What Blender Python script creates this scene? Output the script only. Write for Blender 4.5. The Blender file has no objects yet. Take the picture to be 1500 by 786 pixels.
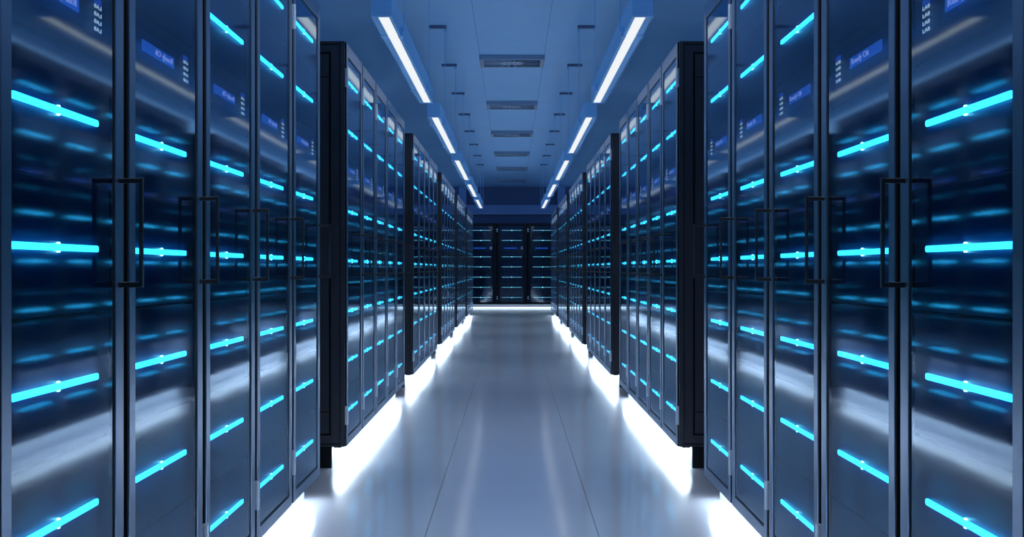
import bpy, bmesh, math
from mathutils import Vector

# ------------------------------------------------------------------ camera
sc = bpy.context.scene
COL = sc.collection
EYE = 1.041
cd = bpy.data.cameras.new('camera')
cd.sensor_width = 36.0
cd.lens = 2076.0 / 1500.0 * 36.0
cd.clip_start = 0.05
cd.clip_end = 200
cam = bpy.data.objects.new('camera', cd)
cam.location = (0, 0, EYE)
cam.rotation_euler = (math.pi / 2, 0, 0)
COL.objects.link(cam)
sc.camera = cam

# ------------------------------------------------------------------ world, exposure
WORLD = 1.9             # added blue fill that brightens the ceiling, entering over the low side walls
w = bpy.data.worlds.new('world')
sc.world = w
w.use_nodes = True
w.node_tree.nodes['Background'].inputs[0].default_value = (0.15, 0.31, 0.56, 1)
w.node_tree.nodes['Background'].inputs[1].default_value = WORLD
sc.view_settings.view_transform = 'Standard'
sc.view_settings.look = 'None'
sc.view_settings.gamma = 1.0
sc.view_settings.use_curve_mapping = False
sc.view_settings.exposure = 0.0
sc.cycles.max_bounces = 12
sc.cycles.diffuse_bounces = 5
sc.cycles.glossy_bounces = 8
sc.cycles.transparent_max_bounces = 24
sc.cycles.caustics_reflective = True
sc.cycles.sample_clamp_indirect = 6.0
sc.cycles.blur_glossy = 0.3

# strengths of the room's lamps, and of a fill added to them
UNDER_GLOW = 30.0     # strips under the doors
TUBE_GLOW = 0.95      # ceiling luminaires
BAR = (0.10, 2.2, 3.9)

FILL_DOWNLIGHT_W = 14.0     # added fill under each luminaire; limited spread keeps it out of the camera's sight

# ------------------------------------------------------------------ materials
def new_mat(name):
    m = bpy.data.materials.new(name)
    m.use_nodes = True
    nt = m.node_tree
    return m, nt, nt.nodes['Principled BSDF']

def plain(name, col, rough=0.5, metal=0.0, spec=0.5, noise=0.0, scale=8.0, stretch=(1, 1, 1), bump=0.0):
    m, nt, b = new_mat(name)
    b.inputs['Roughness'].default_value = rough
    b.inputs['Metallic'].default_value = metal
    b.inputs['Specular IOR Level'].default_value = spec
    if noise or bump:
        tc = nt.nodes.new('ShaderNodeTexCoord')
        mp = nt.nodes.new('ShaderNodeMapping')
        mp.inputs['Scale'].default_value = stretch
        n = nt.nodes.new('ShaderNodeTexNoise')
        n.inputs['Scale'].default_value = scale
        n.inputs['Detail'].default_value = 4
        nt.links.new(tc.outputs['Object'], mp.inputs[0])
        nt.links.new(mp.outputs[0], n.inputs['Vector'])
        r = nt.nodes.new('ShaderNodeValToRGB')
        r.color_ramp.elements[0].position = 0.3
        r.color_ramp.elements[1].position = 0.7
        r.color_ramp.elements[0].color = tuple(c * (1 - noise) for c in col) + (1,)
        r.color_ramp.elements[1].color = tuple(min(1, c * (1 + noise)) for c in col) + (1,)
        nt.links.new(n.outputs['Fac'], r.inputs[0])
        nt.links.new(r.outputs[0], b.inputs['Base Color'])
        if bump:
            bp = nt.nodes.new('ShaderNodeBump')
            bp.inputs['Strength'].default_value = bump
            bp.inputs['Distance'].default_value = 0.002
            nt.links.new(n.outputs['Fac'], bp.inputs['Height'])
            nt.links.new(bp.outputs[0], b.inputs['Normal'])
    else:
        b.inputs['Base Color'].default_value = tuple(col) + (1,)
    return m

def glow(name, col, strength=1.0):
    m = bpy.data.materials.new(name)
    m.use_nodes = True
    nt = m.node_tree
    nt.nodes.clear()
    e = nt.nodes.new('ShaderNodeEmission')
    e.inputs[0].default_value = tuple(col) + (1,)
    e.inputs[1].default_value = strength
    o = nt.nodes.new('ShaderNodeOutputMaterial')
    nt.links.new(e.outputs[0], o.inputs[0])
    return m

def coated_glass(name):
    m = bpy.data.materials.new(name)
    m.use_nodes = True
    nt = m.node_tree
    nt.nodes.clear()
    t = nt.nodes.new('ShaderNodeBsdfTransparent')
    t.inputs[0].default_value = (0.93, 0.97, 1.0, 1)
    g = nt.nodes.new('ShaderNodeBsdfGlossy')
    g.inputs['Color'].default_value = (0.74, 0.87, 1.0, 1)
    g.inputs['Roughness'].default_value = 0.05
    f = nt.nodes.new('ShaderNodeFresnel')
    f.inputs['IOR'].default_value = 2.05
    mix = nt.nodes.new('ShaderNodeMixShader')
    o = nt.nodes.new('ShaderNodeOutputMaterial')
    nt.links.new(f.outputs[0], mix.inputs[0])
    nt.links.new(t.outputs[0], mix.inputs[1])
    nt.links.new(g.outputs[0], mix.inputs[2])
    nt.links.new(mix.outputs[0], o.inputs[0])
    return m

def clear_glass(name):
    m = bpy.data.materials.new(name)
    m.use_nodes = True
    nt = m.node_tree
    nt.nodes.clear()
    t = nt.nodes.new('ShaderNodeBsdfTransparent')
    t.inputs[0].default_value = (0.97, 0.99, 1.0, 1)
    o = nt.nodes.new('ShaderNodeOutputMaterial')
    nt.links.new(t.outputs[0], o.inputs[0])
    return m

M = {
    'frame': plain('slate_frame_metal', (0.165, 0.215, 0.31), 0.28, 0.92, noise=0.05, scale=3, stretch=(1, 1, 0.3)),
    'black': plain('black_cabinet_steel', (0.016, 0.018, 0.024), 0.45, 0.0, 0.35, noise=0.15, scale=6),
    'seal': plain('black_seal_and_groove_shade', (0.004, 0.004, 0.006), 0.6, 0.0, 0.2),
    'plinth': plain('pale_plinth_paint', (0.62, 0.68, 0.76), 0.45),
    'plinth_grey': plain('grey_plinth_paint', (0.10, 0.12, 0.15), 0.5),
    'panel': plain('navy_server_front', (0.010, 0.052, 0.175), 0.38, 0.0, 0.5, noise=0.2, scale=5),
    'screen_panel': plain('blue_module_front', (0.022, 0.075, 0.19), 0.35),
    'bezel': plain('blue_screen_bezel', (0.035, 0.12, 0.26), 0.3),
    'screen': glow('blue_screen', (0.012, 0.075, 0.44), 1.0),
    'text': glow('pale_screen_writing', (0.20, 0.30, 0.85), 1.0),
    'mark': glow('white_status_writing', (0.32, 0.50, 0.70), 1.0),
    'blue_mark': glow('blue_status_lamp', (0.012, 0.05, 0.36), 1.0),
    'bar': glow('cyan_light_bar', BAR, 1.0),
    'bar_dim': glow('pale_teal_light_bar', (0.13, 0.42, 0.55), 1.0),
    'lamp': glow('pale_cyan_lamp', (2.0, 10.0, 11.0), 1.0),
    'handle': plain('dark_handle_metal', (0.035, 0.038, 0.045), 0.35, 0.6),
    'hinge': plain('grey_hinge_steel', (0.62, 0.68, 0.75), 0.35, 0.6),
    'glass': coated_glass('coated_tinted_glass'),
    'glass_back': clear_glass('clear_glass'),
    'under': glow('cold_white_strip', (0.70, 0.86, 1.0), UNDER_GLOW),
    'under_dim': glow('soft_white_strip', (0.70, 0.86, 1.0), 8.0),
    'base_strip': glow('blue_white_base_strip', (0.62, 0.82, 1.0), 2.2),
    'tube': glow('white_luminaire_diffuser', (0.93, 0.97, 1.0), TUBE_GLOW),
    'housing': plain('blue_luminaire_housing', (0.27, 0.56, 0.92), 0.5),
    'ceiling': plain('blue_ceiling_board', (0.36, 0.63, 0.93), 0.55, noise=0.03, scale=1.2),
    'vent': plain('grey_blue_vent_metal', (0.25, 0.33, 0.45), 0.45, 0.2),
    'anchor': plain('dark_anchor_metal', (0.07, 0.12, 0.24), 0.5),
    'panel_steel': plain('dark_end_panel_steel', (0.026, 0.032, 0.046), 0.45, 0.0, 0.4),
    'vent_dark': plain('vent_cavity', (0.012, 0.02, 0.05), 0.8),
    'wall': plain('blue_wall_paint', (0.20, 0.33, 0.62), 0.6, noise=0.04, scale=2),
    'wall_dark': plain('dark_blue_wall_paint', (0.07, 0.11, 0.24), 0.6, noise=0.04, scale=2),
    'trim': plain('pale_trim', (0.40, 0.52, 0.75), 0.4),
    'joint': plain('dark_joint', (0.05, 0.055, 0.065), 0.6),
}

def floor_material():
    m, nt, b = new_mat('polished_grey_floor')
    tc = nt.nodes.new('ShaderNodeTexCoord')
    n = nt.nodes.new('ShaderNodeTexNoise')
    n.inputs['Scale'].default_value = 1.4
    n.inputs['Detail'].default_value = 3
    nt.links.new(tc.outputs['Object'], n.inputs['Vector'])
    r = nt.nodes.new('ShaderNodeValToRGB')
    r.color_ramp.elements[0].position = 0.35
    r.color_ramp.elements[1].position = 0.65
    r.color_ramp.elements[0].color = (0.56, 0.57, 0.65, 1)
    r.color_ramp.elements[1].color = (0.59, 0.60, 0.68, 1)
    nt.links.new(n.outputs['Fac'], r.inputs[0])
    nt.links.new(r.outputs[0], b.inputs['Base Color'])
    b.inputs['Roughness'].default_value = 0.3
    b.inputs['Specular IOR Level'].default_value = 0.6
    b.inputs['Coat Weight'].default_value = 1.0
    b.inputs['Coat Roughness'].default_value = 0.12
    b.inputs['Coat IOR'].default_value = 1.75
    return m
M['floor'] = floor_material()

# ------------------------------------------------------------------ mesh helpers
class MB:
    """collects shapes in (u, v, z) and turns them into one mesh; S maps (u, v, z) to local coordinates"""
    def __init__(self, S=None):
        self.v, self.f, self.mi = [], [], []
        self.S = S
    def box(self, u0, u1, v0, v1, z0, z1, mi=0, mats=None):
        b = len(self.v)
        for z in (z0, z1):
            self.v += [(u0, v0, z), (u1, v0, z), (u1, v1, z), (u0, v1, z)]
        fs = [(0, 3, 2, 1), (4, 5, 6, 7), (0, 1, 5, 4), (1, 2, 6, 5), (2, 3, 7, 6), (3, 0, 4, 7)]
        for k, q in enumerate(fs):      # bottom, top, v0 side, u1 side, v1 side, u0 side
            self.f.append(tuple(b + i for i in q))
            self.mi.append(mats[k] if mats else mi)
    def prism(self, pts, v0, v1, mi=0):
        """outline pts in (u, z), extruded from v0 to v1"""
        b, n = len(self.v), len(pts)
        self.v += [(p[0], v0, p[1]) for p in pts] + [(p[0], v1, p[1]) for p in pts]
        self.f.append(tuple(b + i for i in range(n))); self.mi.append(mi)
        self.f.append(tuple(b + n + i for i in reversed(range(n)))); self.mi.append(mi)
        for i in range(n):
            j = (i + 1) % n
            self.f.append((b + i, b + n + i, b + n + j, b + j)); self.mi.append(mi)
    def tube(self, p0, p1, r, n=8, mi=0):
        p0, p1 = Vector(p0), Vector(p1)
        d = (p1 - p0).normalized()
        a = d.orthogonal().normalized(); c = d.cross(a)
        b = len(self.v)
        for p in (p0, p1):
            for i in range(n):
                t = 2 * math.pi * i / n
                self.v.append(tuple(p + a * (r * math.cos(t)) + c * (r * math.sin(t))))
        for i in range(n):
            j = (i + 1) % n
            self.f.append((b + i, b + j, b + n + j, b + n + i)); self.mi.append(mi)
        self.f.append(tuple(b + i for i in reversed(range(n)))); self.mi.append(mi)
        self.f.append(tuple(b + n + i for i in range(n))); self.mi.append(mi)
    def mesh(self, name, mats, bevel=0.0):
        me = bpy.data.meshes.new(name)
        vs = [self.S(*p) for p in self.v] if self.S else self.v
        me.from_pydata(vs, [], self.f)
        for m in mats:
            me.materials.append(m)
        for p, i in zip(me.polygons, self.mi):
            p.material_index = i
        bm = bmesh.new(); bm.from_mesh(me)
        bmesh.ops.recalc_face_normals(bm, faces=bm.faces)
        if bevel:
            bmesh.ops.bevel(bm, geom=list(bm.edges), offset=bevel, segments=1, affect='EDGES', profile=0.5)
        bm.to_mesh(me); bm.free()
        return me

def link(name, me, parent=None, loc=(0, 0, 0)):
    o = bpy.data.objects.new(name, me)
    COL.objects.link(o)
    o.location = loc
    if parent:
        o.parent = parent
    return o

def root(name, loc, label, cat, group=None, rz=0.0):
    o = bpy.data.objects.new(name, None)
    o.empty_display_size = 0.1
    COL.objects.link(o)
    o.location = loc
    o.rotation_euler = (0, 0, rz)
    o['label'] = label; o['category'] = cat
    if group:
        o['group'] = group
    return o

def struct(name, me, parent=None, loc=(0, 0, 0)):
    o = link(name, me, parent, loc)
    if not parent:
        o['kind'] = 'structure'
    return o

def simple(name, mat, boxes, bevel=0.0):
    b = MB()
    for x in boxes:
        b.box(*x)
    return b.mesh(name, [mat], bevel)

# ------------------------------------------------------------------ room shell
XW, Y0, Y1, ZC = 2.95, -1.2, 38.0, EYE + 2.18
fl = struct('floor', simple('floor', M['joint'], [(-XW, XW, Y0, Y1, -0.06, -0.0015)]))
JX = [-XW, -1.02, -0.338, 0.338, 1.02, XW]
for a, b in zip(JX[:-1], JX[1:]):
    if abs(a) < 1.5 or abs(b) < 1.5:
        struct('floor_panel', simple('floor_panel', M['floor'], [(a + 0.0016, b - 0.0016, Y0, Y1, -0.0015, 0.0)]), fl)
ce = struct('ceiling', simple('ceiling', M['wall'], [(-XW, XW, Y0, Y1, ZC + 0.004, ZC + 0.12)]))
CX = [-XW, -0.33, 0.33, XW]
for a, b in zip(CX[:-1], CX[1:]):
    struct('ceiling_panel', simple('ceiling_panel', M['ceiling'], [(a + 0.003, b - 0.003, Y0, Y1, ZC, ZC + 0.004)]), ce)
struct('wall_left', simple('wall_left', M['wall_dark'], [(-XW - 0.12, -XW, Y0, Y1, -0.06, 2.30)]))  # unseen; stopped short of the ceiling to let the added blue fill in
struct('wall_right', simple('wall_right', M['wall_dark'], [(XW, XW + 0.12, Y0, Y1, -0.06, 2.30)]))  # unseen, kept as low as the left one for the same fill
struct('wall_back', simple('wall_back', M['wall_dark'], [(-XW - 0.12, XW + 0.12, Y0 - 0.12, Y0, -0.06, ZC + 0.12)]))
we = struct('wall_end', simple('wall_end', M['wall_dark'], [(-XW - 0.12, XW + 0.12, Y1, Y1 + 0.12, -0.06, ZC + 0.12)]))
# frieze of lighter posts and rail framing dark recessed fields
zf0, zf1 = EYE + 1.47, EYE + 1.70
struct('frieze_rail', simple('frieze_rail', M['wall'], [(-XW, XW, Y1 - 0.10, Y1, zf0, zf1)], 0.004), we)
for s in (-1, 1):
    struct('frieze_post', simple('frieze_post', M['wall'], [(min(s * 1.22, s * 1.42), max(s * 1.22, s * 1.42), Y1 - 0.10, Y1, zf1, ZC)], 0.004), we)
    struct('frieze_post', simple('frieze_post', M['wall'], [(min(s * 2.6, s * 2.8), max(s * 2.6, s * 2.8), Y1 - 0.10, Y1, zf1, ZC)], 0.004), we)
struct('rail_edge', simple('rail_edge', M['trim'], [(-XW, XW, Y1 - 0.125, Y1, zf0 - 0.02, zf0)]), we)

# ------------------------------------------------------------------ server racks
P = 0.807                  # rack pitch
Z = lambda r: r + EYE      # height relative to the eye -> height above the floor
R_BOT, R_TOP = 0.11, Z(1.185)
UNITS = [(-0.886, -0.755), (-0.622, -0.492), (-0.358, -0.223), (-0.090, 0.040), (0.174, 0.306), None, (0.602, 0.733), (0.864, 0.996)]
UH = 0.262

def fillet_bar(uc, half, zc, h, n=4):
    pts = []
    r = h / 2
    for (c, a0) in ((uc + half - r, -math.pi / 2), (uc - half + r, math.pi / 2)):
        for i in range(n + 1):
            t = a0 + math.pi * i / n
            pts.append((c + r * math.cos(t), zc + r * math.sin(t)))
    return pts

def text_mesh(name, body, size, width, S, u_at, v_at, z_at, mat, flip):
    cu = bpy.data.curves.new(name, 'FONT')
    cu.body = body; cu.size = size; cu.extrude = 0.0006
    cu.resolution_u = 2
    o = bpy.data.objects.new(name, cu)
    COL.objects.link(o)
    dg = bpy.context.evaluated_depsgraph_get()
    me = bpy.data.meshes.new_from_object(o.evaluated_get(dg))
    bpy.data.objects.remove(o)
    me.name = name
    xs = [v.co.x for v in me.vertices]
    x0, wd = min(xs), max(xs) - min(xs)
    for v in me.vertices:
        dx = (v.co.x - x0) * width / wd
        u = u_at + (-dx if flip else dx)
        v.co = S(u, v_at - v.co.z, z_at + v.co.y)
    me.materials.clear(); me.materials.append(mat)
    bm = bmesh.new(); bm.from_mesh(me); bmesh.ops.recalc_face_normals(bm, faces=bm.faces); bm.to_mesh(me); bm.free()
    return me

def rack_kit(S, uc, bar='bar', under='under', frame='frame', plinth='plinth'):
    """all meshes of one kind of rack; S maps (along, into, up), uc is the middle of the light bars along the door"""
    K = {}
    # cabinet: closed shell of steel sheet, open at the front behind the door
    b = MB(S)
    b.box(0.004, 0.030, 0.060, 1.00, 0.11, R_TOP)
    b.box(P - 0.030, P - 0.004, 0.060, 1.00, 0.11, R_TOP)
    b.box(0.030, P - 0.030, 0.034, 1.00, R_TOP - 0.03, R_TOP)
    b.box(0.030, P - 0.030, 0.034, 1.00, 0.11, 0.14)
    b.box(0.030, P - 0.030, 0.97, 1.00, 0.14, R_TOP - 0.03)
    K['cabinet'] = b.mesh('cabinet', [M['black']])
    b = MB(S); b.box(0.0, P, 0.070, 1.00, 0.0, 0.11)
    K['plinth'] = b.mesh('plinth', [M[plinth]])
    # strip lamp under the overhanging door: dark channel, glowing underside
    b = MB(S); b.box(0.004, P - 0.004, 0.022, 0.062, 0.104, 0.112, mats=[1, 0, 0, 0, 0, 0])
    K['under_light'] = b.mesh('under_light', [M['black'], M[under]])
    b = MB(S); b.box(0.0, P, 0.060, 0.0698, 0.004, 0.038)
    K['base_light'] = b.mesh('base_light', [M['base_strip']])
    # door frame: four rails
    u0, u1, g0, g1 = 0.027, 0.786, 0.078, 0.716
    zb, zt, gb, gt = R_BOT, R_TOP, Z(-0.887), Z(1.117)
    b = MB(S)
    b.box(u0, g0, -0.004, 0.034, zb, zt)
    b.box(g1 + 0.006, u1, -0.004, 0.034, zb, zt)
    b.box(g0, g1 + 0.006, -0.004, 0.034, zb, gb)
    b.box(g0, g1 + 0.006, -0.004, 0.034, gt, zt)
    K['door_frame'] = b.mesh('door_frame', [M[frame]], 0.0018)
    # rubber seal round the glass, wide on the handle side
    b = MB(S)
    b.box(g0, g0 + 0.006, 0.001, 0.03, gb, gt)
    b.box(0.708, g1 + 0.006, 0.001, 0.03, gb, gt)
    b.box(g0 + 0.006, 0.708, 0.001, 0.03, gb, gb + 0.007)
    b.box(g0 + 0.006, 0.708, 0.001, 0.03, gt - 0.008, gt)
    b.box(0.019, 0.0268, 0.0, 0.034, zb, zt)  # black strips added on the door edges to blacken the gap between doors
    b.box(u1 + 0.0002, u1 + 0.006, 0.0, 0.034, zb, zt)
    K['seal'] = b.mesh('seal', [M['seal']])
    b = MB(S); b.box(g0 + 0.006, 0.708, 0.0, 0.0015, gb + 0.007, gt - 0.008, mats=[1, 1, 0, 1, 1, 1])
    K['glass_pane'] = b.mesh('glass_pane', [M['glass'], M['glass_back']])
    # hinge
    b = MB(S)
    b.box(-0.004, 0.034, -0.009, 0.002, 0.0, 0.095)
    b.tube((0.006, -0.008, 0.0), (0.006, -0.008, 0.095), 0.006)
    for zz in (0.03, 0.062):
        b.tube((0.006, -0.008, zz), (0.006, -0.008, zz + 0.003), 0.0072)
    K['hinge'] = b.mesh('hinge', [M['hinge']])
    # handle: flat upright bar held off the stile on two arms
    b = MB(S)
    hu = 0.752
    b.box(hu - 0.006, hu + 0.006, -0.056, -0.048, Z(-0.042), Z(0.200))
    b.box(hu - 0.006, hu + 0.006, -0.050, -0.003, Z(0.188), Z(0.199))
    b.box(hu - 0.006, hu + 0.006, -0.050, -0.003, Z(-0.042), Z(-0.030))
    K['handle'] = b.mesh('handle', [M['handle']], 0.0008)
    # server front, 0-based at its lower edge
    b = MB(S)
    b.box(0.060, 0.745, 0.0068, 0.05, 0.0015, UH - 0.0015)
    K['server_front'] = b.mesh('server_front', [M['panel']], 0.0012)
    b = MB(S)
    b.prism(fillet_bar(uc, 0.259, 0.131, 0.0135), 0.0024, 0.0067)
    K['light_bar'] = b.mesh('light_bar', [M[bar]])
    b = MB(S)
    n = 10
    b.prism([(uc + 0.0105 * math.cos(2 * math.pi * i / n), 0.131 + 0.0105 * math.sin(2 * math.pi * i / n)) for i in range(n)], 0.0030, 0.0067)
    K['indicator_lamp'] = b.mesh('indicator_lamp', [M['lamp']])
    # control module with screen and status marks
    zc0, zc1 = Z(0.4395), Z(0.6005)
    b = MB(S); b.box(0.060, 0.745, 0.0068, 0.05, zc0, zc1)
    K['control_front'] = b.mesh('control_front', [M['screen_panel']], 0.0012)
    b = MB(S); b.box(uc - 0.265, uc + 0.152, 0.0055, 0.0067, Z(0.492), Z(0.565))
    K['screen_bezel'] = b.mesh('screen_bezel', [M['bezel']])
    b = MB(S); b.box(uc - 0.190, uc + 0.128, 0.0043, 0.0054, Z(0.516), Z(0.543))
    K['screen'] = b.mesh('screen', [M['screen']])
    b = MB(S); b.box(uc + 0.236, uc + 0.288, 0.0050, 0.0067, Z(0.558), Z(0.569))
    K['blue_status_lamp'] = b.mesh('blue_status_lamp', [M['blue_mark']])
    K['screen_writing'] = text_mesh('screen_writing', 'Ready Ok', 0.021, 0.180, S, uc + 0.106, 0.0034, Z(0.5235), M['text'], True)
    K['status_writing'] = text_mesh('status_writing', 'LA8', 0.0125, 0.050, S, uc + 0.288, 0.0058, 0.0, M['mark'], True)
    # end panel of a row: framed steel sheet with recessed fields
    b = MB(S)
    b.box(-0.012, 0.0, 0.072, 1.00, 0.0, 0.118)
    b.box(-0.010, 0.002, 0.004, 1.00, 0.112, R_TOP)
    b.box(-0.016, -0.010, 0.004, 0.026, 0.112, R_TOP, mi=1)
    b.box(-0.016, -0.010, 0.030, 0.97, Z(1.171), R_TOP, mi=1)
    b.box(-0.016, -0.010, 0.030, 0.97, 0.112, Z(-0.918), mi=1)
    b.box(-0.016, -0.010, 0.030, 0.074, Z(-0.912), Z(1.166), mi=1)
    b.box(-0.016, -0.010, 0.93, 0.974, Z(-0.912), Z(1.166), mi=1)
    b.box(-0.016, -0.010, 0.074, 0.93, Z(1.13), Z(1.166), mi=1)
    b.box(-0.016, -0.010, 0.074, 0.93, Z(-0.912), Z(-0.872), mi=1)
    K['end_panel'] = b.mesh('end_panel', [M['seal'], M['panel_steel']])  # backing sheet near-black: shade of the grooves put into its colour
    for nm, za, zz in (('lower', -0.860, -0.751), ('middle', -0.745, 0.995), ('upper', 1.001, 1.118)):
        b = MB(S); b.box(-0.013, -0.010, 0.086, 0.918, Z(za), Z(zz))
        K['field_' + nm] = b.mesh('panel_field', [M['panel_steel']])
    return K

KIT_R = rack_kit(lambda u, v, z: (v, u, z), 0.358)
KIT_L = rack_kit(lambda u, v, z: (-v, u, z), 0.358)
KIT_E = rack_kit(lambda u, v, z: (-v, u, z), 0.398, 'bar_dim', 'under_dim', 'black', 'plinth_grey')  # end door frames in black: their unlit look is put into the colour
END_MARKS_Z = [0.548, 0.532, 0.516, 0.500]

def make_rack(K, loc, rz, label, group, end=False, far=False):
    t = root('server_rack', loc, label, 'server rack', group, rz)
    link('cabinet', K['cabinet'], t)
    link('plinth', K['plinth'], t)
    link('under_light', K['under_light'], t)
    if K is KIT_E:
        link('base_light', K['base_light'], t)
    f = link('door_frame', K['door_frame'], t)
    link('hinge', K['hinge'], f, (0, 0, 0.225))
    link('hinge', K['hinge'], f, (0, 0, Z(0.95)))
    link('handle', K['handle'], f)
    link('seal', K['seal'], f)
    link('glass_pane', K['glass_pane'], t)
    for un in UNITS:
        if un is None:
            continue
        s = link('server_front', K['server_front'], t, (0, 0, Z(un[0])))
        link('light_bar', K['light_bar'], s)
        link('indicator_lamp', K['indicator_lamp'], s)
    c = link('control_module', K['control_front'], t)
    link('screen_bezel', K['screen_bezel'], c)
    link('screen', K['screen'], c)
    link('blue_status_lamp', K['blue_status_lamp'], c)
    if not far:
        link('screen_writing', K['screen_writing'], c)
    for z in END_MARKS_Z:
        link('status_writing', K['status_writing'], c, (0, 0, Z(z)))
    if end:
        e = link('end_panel', K['end_panel'], t)
        for nm in ('lower', 'middle', 'upper'):
            link('panel_field', K['field_' + nm], e)
    return t

XF = 0.870
BLOCK0, BPITCH = 2.376, 5.03
ORD = ['first', 'second', 'third', 'fourth', 'fifth', 'sixth', 'seventh']
for blk in range(6):
    yb = BLOCK0 + BPITCH * blk
    for k in range(5):
        for s, K, side in ((-1, KIT_L, 'left'), (1, KIT_R, 'right')):
            lab = 'glass-fronted dark rack with cyan light bars, %s along the %s %s-hand row' % (ORD[k], ORD[blk], side)
            if blk == 0:
                lab = 'large glass-fronted rack, %s along the nearest %s-hand row' % (ORD[k], side)
            make_rack(K, (s * XF, yb + k * P, 0), 0, lab, 'racks of the %s row on the %s of the aisle' % (ORD[blk], side), end=(k == 0), far=(blk > 2))
ENDLAB = ['at the far left, seen only through glass', 'second from the left wall', 'just left of centre',
          'exactly in the centre of the aisle', 'just right of centre', 'second from the right wall', 'at the far right, seen only through glass']
for k in range(7):
    x = (k - 3) * P - P / 2
    # left kit turned a quarter: along -> +x, into -> +y
    make_rack(KIT_E, (x, 37.0, 0), -math.pi / 2, 'rack closing the end of the aisle, ' + ENDLAB[k], 'racks across the end of the aisle', far=True)

# ------------------------------------------------------------------ ceiling luminaires
ZB, ZT = EYE + 1.291, EYE + 1.414
LL = 3.82
def luminaire_kit(s):
    K = {}
    xa, xb = 0.617 * s, 0.724 * s
    x0, x1 = min(xa, xb), max(xa, xb)
    sa, sb = min(0.633 * s, 0.689 * s), max(0.633 * s, 0.689 * s)
    b = MB()
    b.box(x0, sa, 0, LL, ZB, ZB + 0.012)
    b.box(sb, x1, 0, LL, ZB, ZB + 0.012)
    b.box(sa, sb, 0, 0.03, ZB, ZB + 0.012)
    b.box(sa, sb, LL - 0.03, LL, ZB, ZB + 0.012)
    b.box(x0, x1, 0, LL, ZB + 0.012, ZT)
    K['housing'] = b.mesh('housing', [M['housing']])
    b = MB(); b.box(sa + 0.001, sb - 0.001, 0.031, LL - 0.031, ZB + 0.003, ZB + 0.011)
    K['diffuser'] = b.mesh('diffuser', [M['tube']])
    b = MB()
    for y in (0.64, 3.04):
        b.box(x0 - 0.010, x0, y - 0.05, y + 0.05, ZB - 0.002, ZB + 0.045)
        b.box(x1, x1 + 0.010, y - 0.05, y + 0.05, ZB - 0.002, ZB + 0.045)
        b.box(x0 - 0.010, sa - 0.001, y - 0.05, y + 0.05, ZB - 0.004, ZB)
        b.box(sb + 0.001, x1 + 0.010, y - 0.05, y + 0.05, ZB - 0.004, ZB)
    K['clamp'] = b.mesh('clamp', [M['housing']])
    b = MB()
    b.tube((0.603 * s, 0, ZB + 0.03), (0.603 * s, 0, ZC - 0.02), 0.003)
    b.tube((0.603 * s, 0, ZC - 0.055), (0.603 * s, 0, ZC - 0.03), 0.011)
    K['rod'] = b.mesh('hanger_rod', [M['housing']])
    b = MB()
    b.box(min(0.59 * s, 0.75 * s), max(0.59 * s, 0.75 * s), -0.03, 0.03, ZC - 0.022, ZC)
    K['anchor'] = b.mesh('anchor_plate', [M['anchor']])
    return K
for s, side in ((-1, 'left'), (1, 'right')):
    K = luminaire_kit(s)
    for k in range(6):
        y = 7.26 + 4.84 * (k - 1)
        t = root('ceiling_light', (0, y, 0), 'long suspended strip light in a blue housing, %s from the camera, %s-hand line' % (ORD[k], side),
                 'ceiling light', 'suspended strip lights of the %s line' % side)
        h = link('housing', K['housing'], t)
        ld = bpy.data.lights.new('fill_downlight', 'AREA')  # added fill lamp for the floor, beyond the diffuser's own glow
        ld.shape = 'RECTANGLE'; ld.size = 0.05; ld.size_y = LL - 0.07
        ld.energy = FILL_DOWNLIGHT_W; ld.color = (0.74, 0.86, 1.0); ld.spread = math.radians(130)
        lo = bpy.data.objects.new('fill_downlight', ld); COL.objects.link(lo)
        lo.location = (0.661 * s, LL / 2, ZB + 0.001); lo.parent = t
        link('diffuser', K['diffuser'], t)
        link('clamp', K['clamp'], h)
        for yy in (0.64, 3.04):
            r = link('hanger_rod', K['rod'], t, (0, yy, 0))
            link('anchor_plate', K['anchor'], r)

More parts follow.
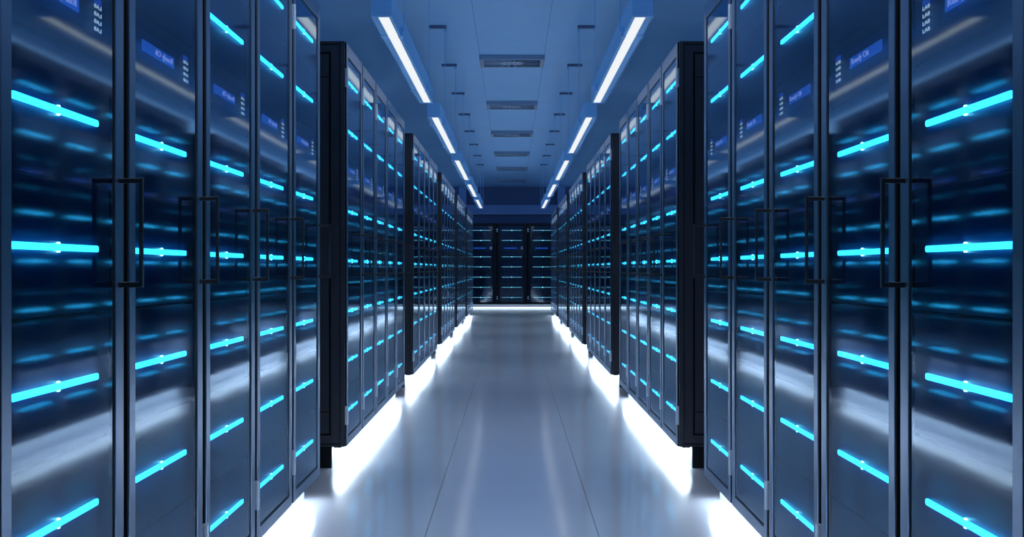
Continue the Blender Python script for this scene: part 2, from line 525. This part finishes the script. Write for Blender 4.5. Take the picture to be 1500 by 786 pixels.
# ------------------------------------------------------------------ air vents
VW, VD, VH = 0.335, 0.59, 0.050
b = MB()
b.box(-VW, VW, 0, 0.045, ZC - VH, ZC)
b.box(-VW, VW, VD - 0.045, VD, ZC - VH, ZC)
b.box(-VW, -VW + 0.045, 0.045, VD - 0.045, ZC - VH, ZC)
b.box(VW - 0.045, VW, 0.045, VD - 0.045, ZC - VH, ZC)
V_FRAME = b.mesh('vent_frame', [M['vent']], 0.003)
b = MB(); b.box(-VW + 0.045, VW - 0.045, 0.045, VD - 0.045, ZC - 0.010, ZC)
V_CAV = b.mesh('cavity', [M['vent_dark']])
# swirl of blades round a middle disc
def blade_mesh(a):
    b = MB()
    ca, sa = math.cos(a), math.sin(a)
    cx, cy = 0.0, VD / 2
    r0 = 0.12
    tx = (VW - 0.052) / max(1e-6, abs(ca)); ty = (VD / 2 - 0.052) / max(1e-6, abs(sa))
    r1 = min(tx, ty, 0.30)
    nx, ny = -sa * 0.008, ca * 0.008
    p = []
    for z, sh in ((ZC - VH + 0.004, 0.0), (ZC - 0.014, 0.016)):
        for (r, q) in ((r0, -1), (r1, -1), (r1, 1), (r0, 1)):
            p.append((cx + r * ca + q * nx - sa * sh, cy + r * sa + q * ny + ca * sh, z))
    b.v = p
    b.f = [(0, 3, 2, 1), (4, 5, 6, 7), (0, 1, 5, 4), (1, 2, 6, 5), (2, 3, 7, 6), (3, 0, 4, 7)]
    b.mi = [0] * 6
    return b.mesh('blade', [M['vent']])
BLADES = [blade_mesh(2 * math.pi * (i + 0.5) / 20) for i in range(20)]
b = MB()
b.tube((0, VD / 2, ZC - VH + 0.003), (0, VD / 2, ZC - 0.012), 0.125, 24)
V_HUB = b.mesh('hub', [M['vent']])
for k in range(7):
    y = 0.003195 * 2076 * 2.18 + 3.98 * (k - 1)
    t = root('ceiling_vent', (0, y, 0), 'square grey air vent under the ceiling, %s' % (
        ['above the camera, out of view', 'nearest and largest of the line', 'second of the line from the camera', 'third of the line from the camera',
         'fourth of the line from the camera', 'fifth of the line from the camera', 'last of the line before the end wall'][k]), 'vent', 'air vents along the ceiling')
    link('vent_frame', V_FRAME, t); link('cavity', V_CAV, t); link('hub', V_HUB, t)
    for m in BLADES:
        link('blade', m, t)
